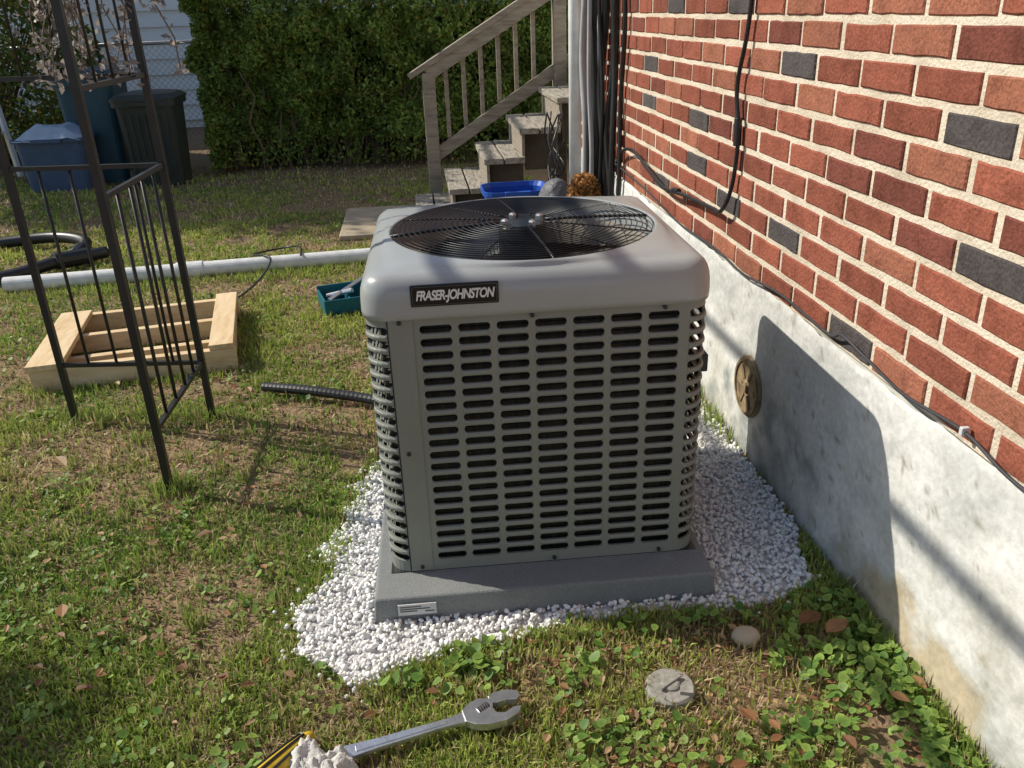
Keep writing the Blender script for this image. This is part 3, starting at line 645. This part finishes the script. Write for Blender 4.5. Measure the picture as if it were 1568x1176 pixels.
mb.obj('chair_frame',plain('resin_mat',(.75,.75,.75),.4),CHR,bevel=.008)
bin_('recycling_bin',.55,4.80,.36,.30,.40,(.02,.09,.42),lid=False)
B=group('grey_bag',(.76,4.45,0));V=iv.copy();o=mesh_obj('bag',V*np.array([.15,.12,.22])*rng.uniform(.75,1.2,(12,1))+np.array([.73,4.40,.32]),ifc,plain('bag_mat',(.14,.14,.15),.5,bump=.03,bscale=12),B,smooth=True);o.modifiers.new('s','SUBSURF').render_levels=2
mb=MB();mb.tube([(.74,4.40,0),(.74,4.40,.16)],[.09,.1],12);mb.obj('bag_base',plain('bagb_mat',(.08,.08,.09)),B)
B=group('dried_potted_plant',(.82,4.15,0));mb=MB();mb.tube([(.82,4.15,0),(.82,4.15,.28),(.82,4.15,.30)],[.06,.085,.09],16);mb.obj('pot',plain('pot_mat',(.2,.1,.06),.8),B)
n=3500;d=rng.normal(0,1,(n,3));d/=np.linalg.norm(d,axis=1)[:,None];P=np.array([.82,4.12,.45])+d*np.array([.085,.08,.12])*rng.uniform(.5,1,(n,1));leafcloud('dried_leaves',P,rng.uniform(.008,.016,n),np.array([.5,.26,.09])*rng.uniform(.5,1.3,(n,1)),B)
# ---------------- trellis ----------------
T=group('garden_trellis',(-.95,2.7,0));A=(-1.30,2.90);Bp=(-.82,2.31);Cc=(-.80,2.83)
mb=MB();TH=1.95
for q in (A,Bp,Cc): mb.beam((q[0],q[1],-.05),(q[0],q[1],TH),.021,.021,up=(0,1,0))
mb2=MB()
for a,b in ((A,Cc),(Cc,Bp)):
    for z in (.22,.90,1.17,1.85): mb.beam((*a,z),(*b,z),.014,.014)
    for k in range(1,5):
        t=k/5;x=a[0]*(1-t)+b[0]*t;y=a[1]*(1-t)+b[1]*t
        mb2.tube([(x,y,.22),(x,y,.90)],.0055,6)
    for k in range(1,4):
        t=k/4;x=a[0]*(1-t)+b[0]*t;y=a[1]*(1-t)+b[1]*t;mb2.tube([(x,y,1.17),(x,y,1.85)],.004,6)
mb.obj('frame',M_iron,T);mb2.obj('rods',M_iron,T,smooth=True)
VN=group('climbing_vine',(-.95,2.85,1.2));mb=MB();P=[]
for i in range(14):
    x=rng.uniform(-1.08,-.84);y=2.84+rng.uniform(-.05,.05);t=[(x,y,1.78)]
    for kx in range(7): t.append((t[-1][0]+rng.normal(0,.022),t[-1][1]+rng.normal(0,.02),t[-1][2]-.085))
    mb.tube(t,.0022,4);P+= [np.array(q)+rng.normal(0,.02,3) for q in t for _ in range(11)]
mb.obj('vine_stems',plain('vine_mat',(.16,.12,.09)),VN)
P=np.array(P);leafcloud('vine_leaves',P,rng.uniform(.008,.02,len(P)),np.array([.45,.40,.36])*rng.uniform(.4,1.2,(len(P),1)),VN)
# ---------------- timber frame on lawn ----------------
g=group('pallet_frame',(-1.2,3.5,0))
a=np.array([-1.56,3.19]);b=np.array([-.79,3.28]);c=np.array([-.90,3.98]);d=np.array([-1.66,3.86])
def L3(p,z): return (p[0],p[1],z)
mb=MB();mb.beam(L3(a+(.0,.02),.048),L3(b+(0,.02),.048),.038,.09);mb.beam(L3(d,.048),L3(c,.048),.038,.09)
m1=a+(d-a)*.60;m2=b+(c-b)*.60;mb.beam(L3(m1+(.07,0),.05),L3(m2-(.04,0),.05),.038,.075);mb.beam(L3(a+(d-a)*.33+(.1,0),.03),L3(b+(c-b)*.33-(.04,0),.03),.038,.05)
mb.obj('rails',M_pine,g,bevel=.002)
mb=MB();mb.beam(L3(a+(d-a)*-.0+(.065,-.005),.105),L3(a+(d-a)*.99+(.065,0),.105),.13,.022);mb.beam(L3(b+(-.05,0),.105),L3(c+(-.05,.01),.105),.095,.022)
mb.beam(L3(a+(.05,.05),.046),L3(d+(.05,-.02),.046),.038,.088);mb.beam(L3(b+(-.03,.05),.046),L3(c+(-.03,-.02),.046),.038,.088)
mb.obj('side_boards',M_pine2,g,bevel=.002)
# ---------------- pipes and hose ----------------
g=group('drain_pipe',(-1.2,4.7,0))
mb=MB();mb.tube([(-2.25,4.64,.045),(-1.29,4.70,.045)],.042,24);mb.tube([(-1.29,4.70,.045),(.1,4.80,.045)],.042,24);mb.tube([(-1.36,4.695,.045),(-1.22,4.705,.045)],.048,24);mb.obj('pipe',M_pvc,g,smooth=False)
mb=MB();mb.tube([(-2.252,4.64,.045),(-2.249,4.64,.045)],.036,20);mb.obj('pipe_bore_shade',M_dark,g)  # dark disc on the closed pipe end, paints the shade of a hollow
g=group('garden_hose',(-2.2,5.2,0));mb=MB()
mb.tube(spline([(-2.9,4.75,.04),(-2.5,4.74,.04),(-2.3,4.85,.04),(-2.1,5.02,.06),(-1.9,5.22,.05)]),.036,10)
mb.tube(spline([(-3.0,5.5,.04),(-2.7,5.62,.05),(-2.35,5.62,.07),(-2.1,5.45,.07),(-2.08,5.28,.04)]),.036,10);mb.obj('hose',M_blk,g,smooth=True)
mb=MB();mb.tube([(-2.12,5.0,.065),(-1.98,5.13,.055)],.05,12);mb.tube([(-2.08,5.32,.05),(-2.08,5.2,.04)],.048,12);mb.obj('couplings',M_blk,g,bevel=.003)
g=group('loose_cord',(-.9,4.5,0));mb=MB();mb.tube(spline([(-1.0,4.05,.03),(-.92,4.25,.03),(-.86,4.5,.05),(-.84,4.66,.09),(-.90,4.75,.09),(-.98,4.95,.05),(-.8,5.02,.06),(-.70,4.85,.10),(-.68,4.7,.09)]),.006,6);mb.obj('cord',M_blk,g,smooth=True)
g=group('flexible_conduit',(-.4,2.9,0));mb=MB();pts=spline([(-.64,3.0,.035),(-.45,2.91,.042),(-.25,2.82,.035),(-.05,2.7,.03),(.2,2.6,.03)],24)
rr2=[.0182+(.0006 if i%2 else 0) for i in range(len(pts))];mb.tube(pts,rr2,12);mb.obj('conduit',M_blk,g)
g=group('tool_tray',(-.38,3.95,0));mt=plain('teal_mat',(.01,.12,.16),.45);mb=MB()
MT=Matrix.Translation((-.38,3.98,0))@Matrix.Rotation(.25,4,'Z')
mb.box((-.13,-.11,.01),(.13,.11,.02),M=MT);mb.box((-.13,-.11,.02),(.13,-.10,.085),M=MT);mb.box((-.13,.10,.02),(.13,.11,.10),M=MT);mb.box((-.13,-.10,.02),(-.12,.10,.085),M=MT);mb.box((.12,-.10,.02),(.13,.10,.1),M=MT);mb.box((-.005,-.10,.02),(.005,.10,.07),M=MT);mb.obj('tray',mt,g,bevel=.003)
mb=MB();mb.tube([tuple(MT@Vector((-.1,-.05,.07))),tuple(MT@Vector((.1,.08,.12)))],.009,8);mb.tube([tuple(MT@Vector((-.09,.05,.06))),tuple(MT@Vector((.02,-.04,.10)))],.012,8);mb.obj('tools',M_steel,g)
g=group('overhead_cables',(-1.7,2,2.65));mb=MB()
mb.tube(spline([(-1.62,-4,2.72),(-1.52,0,2.66),(-1.5,2,2.64),(-1.5,5,2.66),(-1.6,11.9,2.9)]),.020,6);mb.tube(spline([(-1.98,-4,2.72),(-1.9,0,2.66),(-1.88,2,2.64),(-1.88,5,2.66),(-1.98,11.9,2.9)]),.020,6);mb.obj('cables',M_blk,g)
# ---------------- wrench ----------------
g=group('adjustable_wrench',(0,1.25,.03));mb=MB()
def prism(pts2,z0,z1,T):
    n=len(pts2);V=[T(px,py,z0) for px,py in pts2]+[T(px,py,z1) for px,py in pts2];F=[tuple(range(n))[::-1],tuple(range(n,2*n))]+[(i,(i+1)%n,n+(i+1)%n,n+i) for i in range(n)];return V,F
wa=atan2(.075,.36);wo=(-.222,1.205)
def WT(x,y,z):
    if x>.23: x=.23+(x-.23)*1.10;y=y*1.12
    return (wo[0]+cos(wa)*x-sin(wa)*y,wo[1]+sin(wa)*x+cos(wa)*y,.030+z+x*.02)
handle=[(-.03,-.013),(.0,-.016),(.06,-.012),(.2,-.0095),(.245,-.013),(.245,.013),(.2,.0095),(.06,.012),(.0,.016),(-.03,.013)]
mb.add(*prism(handle,-.005,.005,WT))
mb.add(*prism([(.02,-.007),(.2,-.0045),(.2,.0045),(.02,.007)],.005,.0065,WT))
head=[(.235,-.013),(.250,-.026),(.272,-.034),(.305,-.036),(.330,-.028),(.340,-.014),(.326,-.012),(.308,-.019),(.294,-.014),(.289,-.003),(.293,.010),(.290,.022),(.270,.030),(.250,.024),(.235,.013)]
mb.add(*prism(head,-.009,.009,WT))
jaw=[(.290,.013),(.300,.009),(.318,.010),(.336,.004),(.346,.010),(.345,.022),(.328,.032),(.302,.035),(.289,.029)]
mb.add(*prism(jaw,-.008,.008,WT))
mb.obj('body',M_steel,g,bevel=.0022)
mb=MB();mb.tube([WT(.262,.002,.0),WT(.284,.010,.0)],.0115,14);mb.obj('knurl',plain('knurl_mat',(.25,.25,.25),.4,metal=.8),g)
mb=MB();q=[WT(.262+.022*t,.002+.008*t,0) for t in (.1,.3,.5,.7,.9)]
for a_ in q: mb.tube([a_,tuple(np.array(a_)+np.array([.0016,.0006,0]))],.0126,14)
mb.obj('knurl_rings',M_dark,g)
g=group('hand_tool',(-.32,1.22,.03));mb=MB()
P0=np.array([-.40,1.12,.036]);P1=np.array([-.288,1.265,.03])
def along(t): return P0+(P1-P0)*t
mb.tube([along(t) for t in (0,.2,.45,.7,.9,.97,1)],[.026,.028,.025,.021,.016,.011,.004],14);mb.obj('handle',plain('tool_yellow_mat',(.62,.42,.03),.45,fine=(60,.75)),g,smooth=True)
mb=MB();sdv=np.array([.8,-.6,0])
for sg in (-.9,-.1,.7):
    pts=[along(t)+sdv*sg*r_*.75+np.array([0,0,r_*sqrt(1-(sg*.75)**2)]) for t,r_ in ((.05,.0265),(.3,.0275),(.5,.025),(.7,.0215),(.88,.0172))]
    mb.tube(pts,.0032,6)
mb.obj('grip_strips',M_blk,g,smooth=True)
V=[];F=[];nu,nv=40,30
for i in range(nu):
    for j in range(nv):
        u,v=i/(nu-1),j/(nv-1);x=-.320+.125*u+.01*sin(v*9);y=1.10+.165*v*(1-.5*u)+.01*sin(u*11)
        ed=min(1,5*min(u+.05,1-u,v+.3,1-v))
        z=.012+.030*ed+.030*fbm(np.array([x]),np.array([y]),22)[0]+.03*abs(fbm(np.array([x*2+y+3]),np.array([y*1.6-x]),26)[0]-.5)*2-.02*u
        V.append((x,y,z))
for i in range(nu-1):
    for j in range(nv-1): F.append((i*nv+j,(i+1)*nv+j,(i+1)*nv+j+1,i*nv+j+1))
o=mesh_obj('white_rag',V,F,plain('rag_mat',(.62,.60,.55),.9,bump=.002,bscale=300),smooth=True);s3=o.modifiers.new('so','SOLIDIFY');s3.thickness=.004
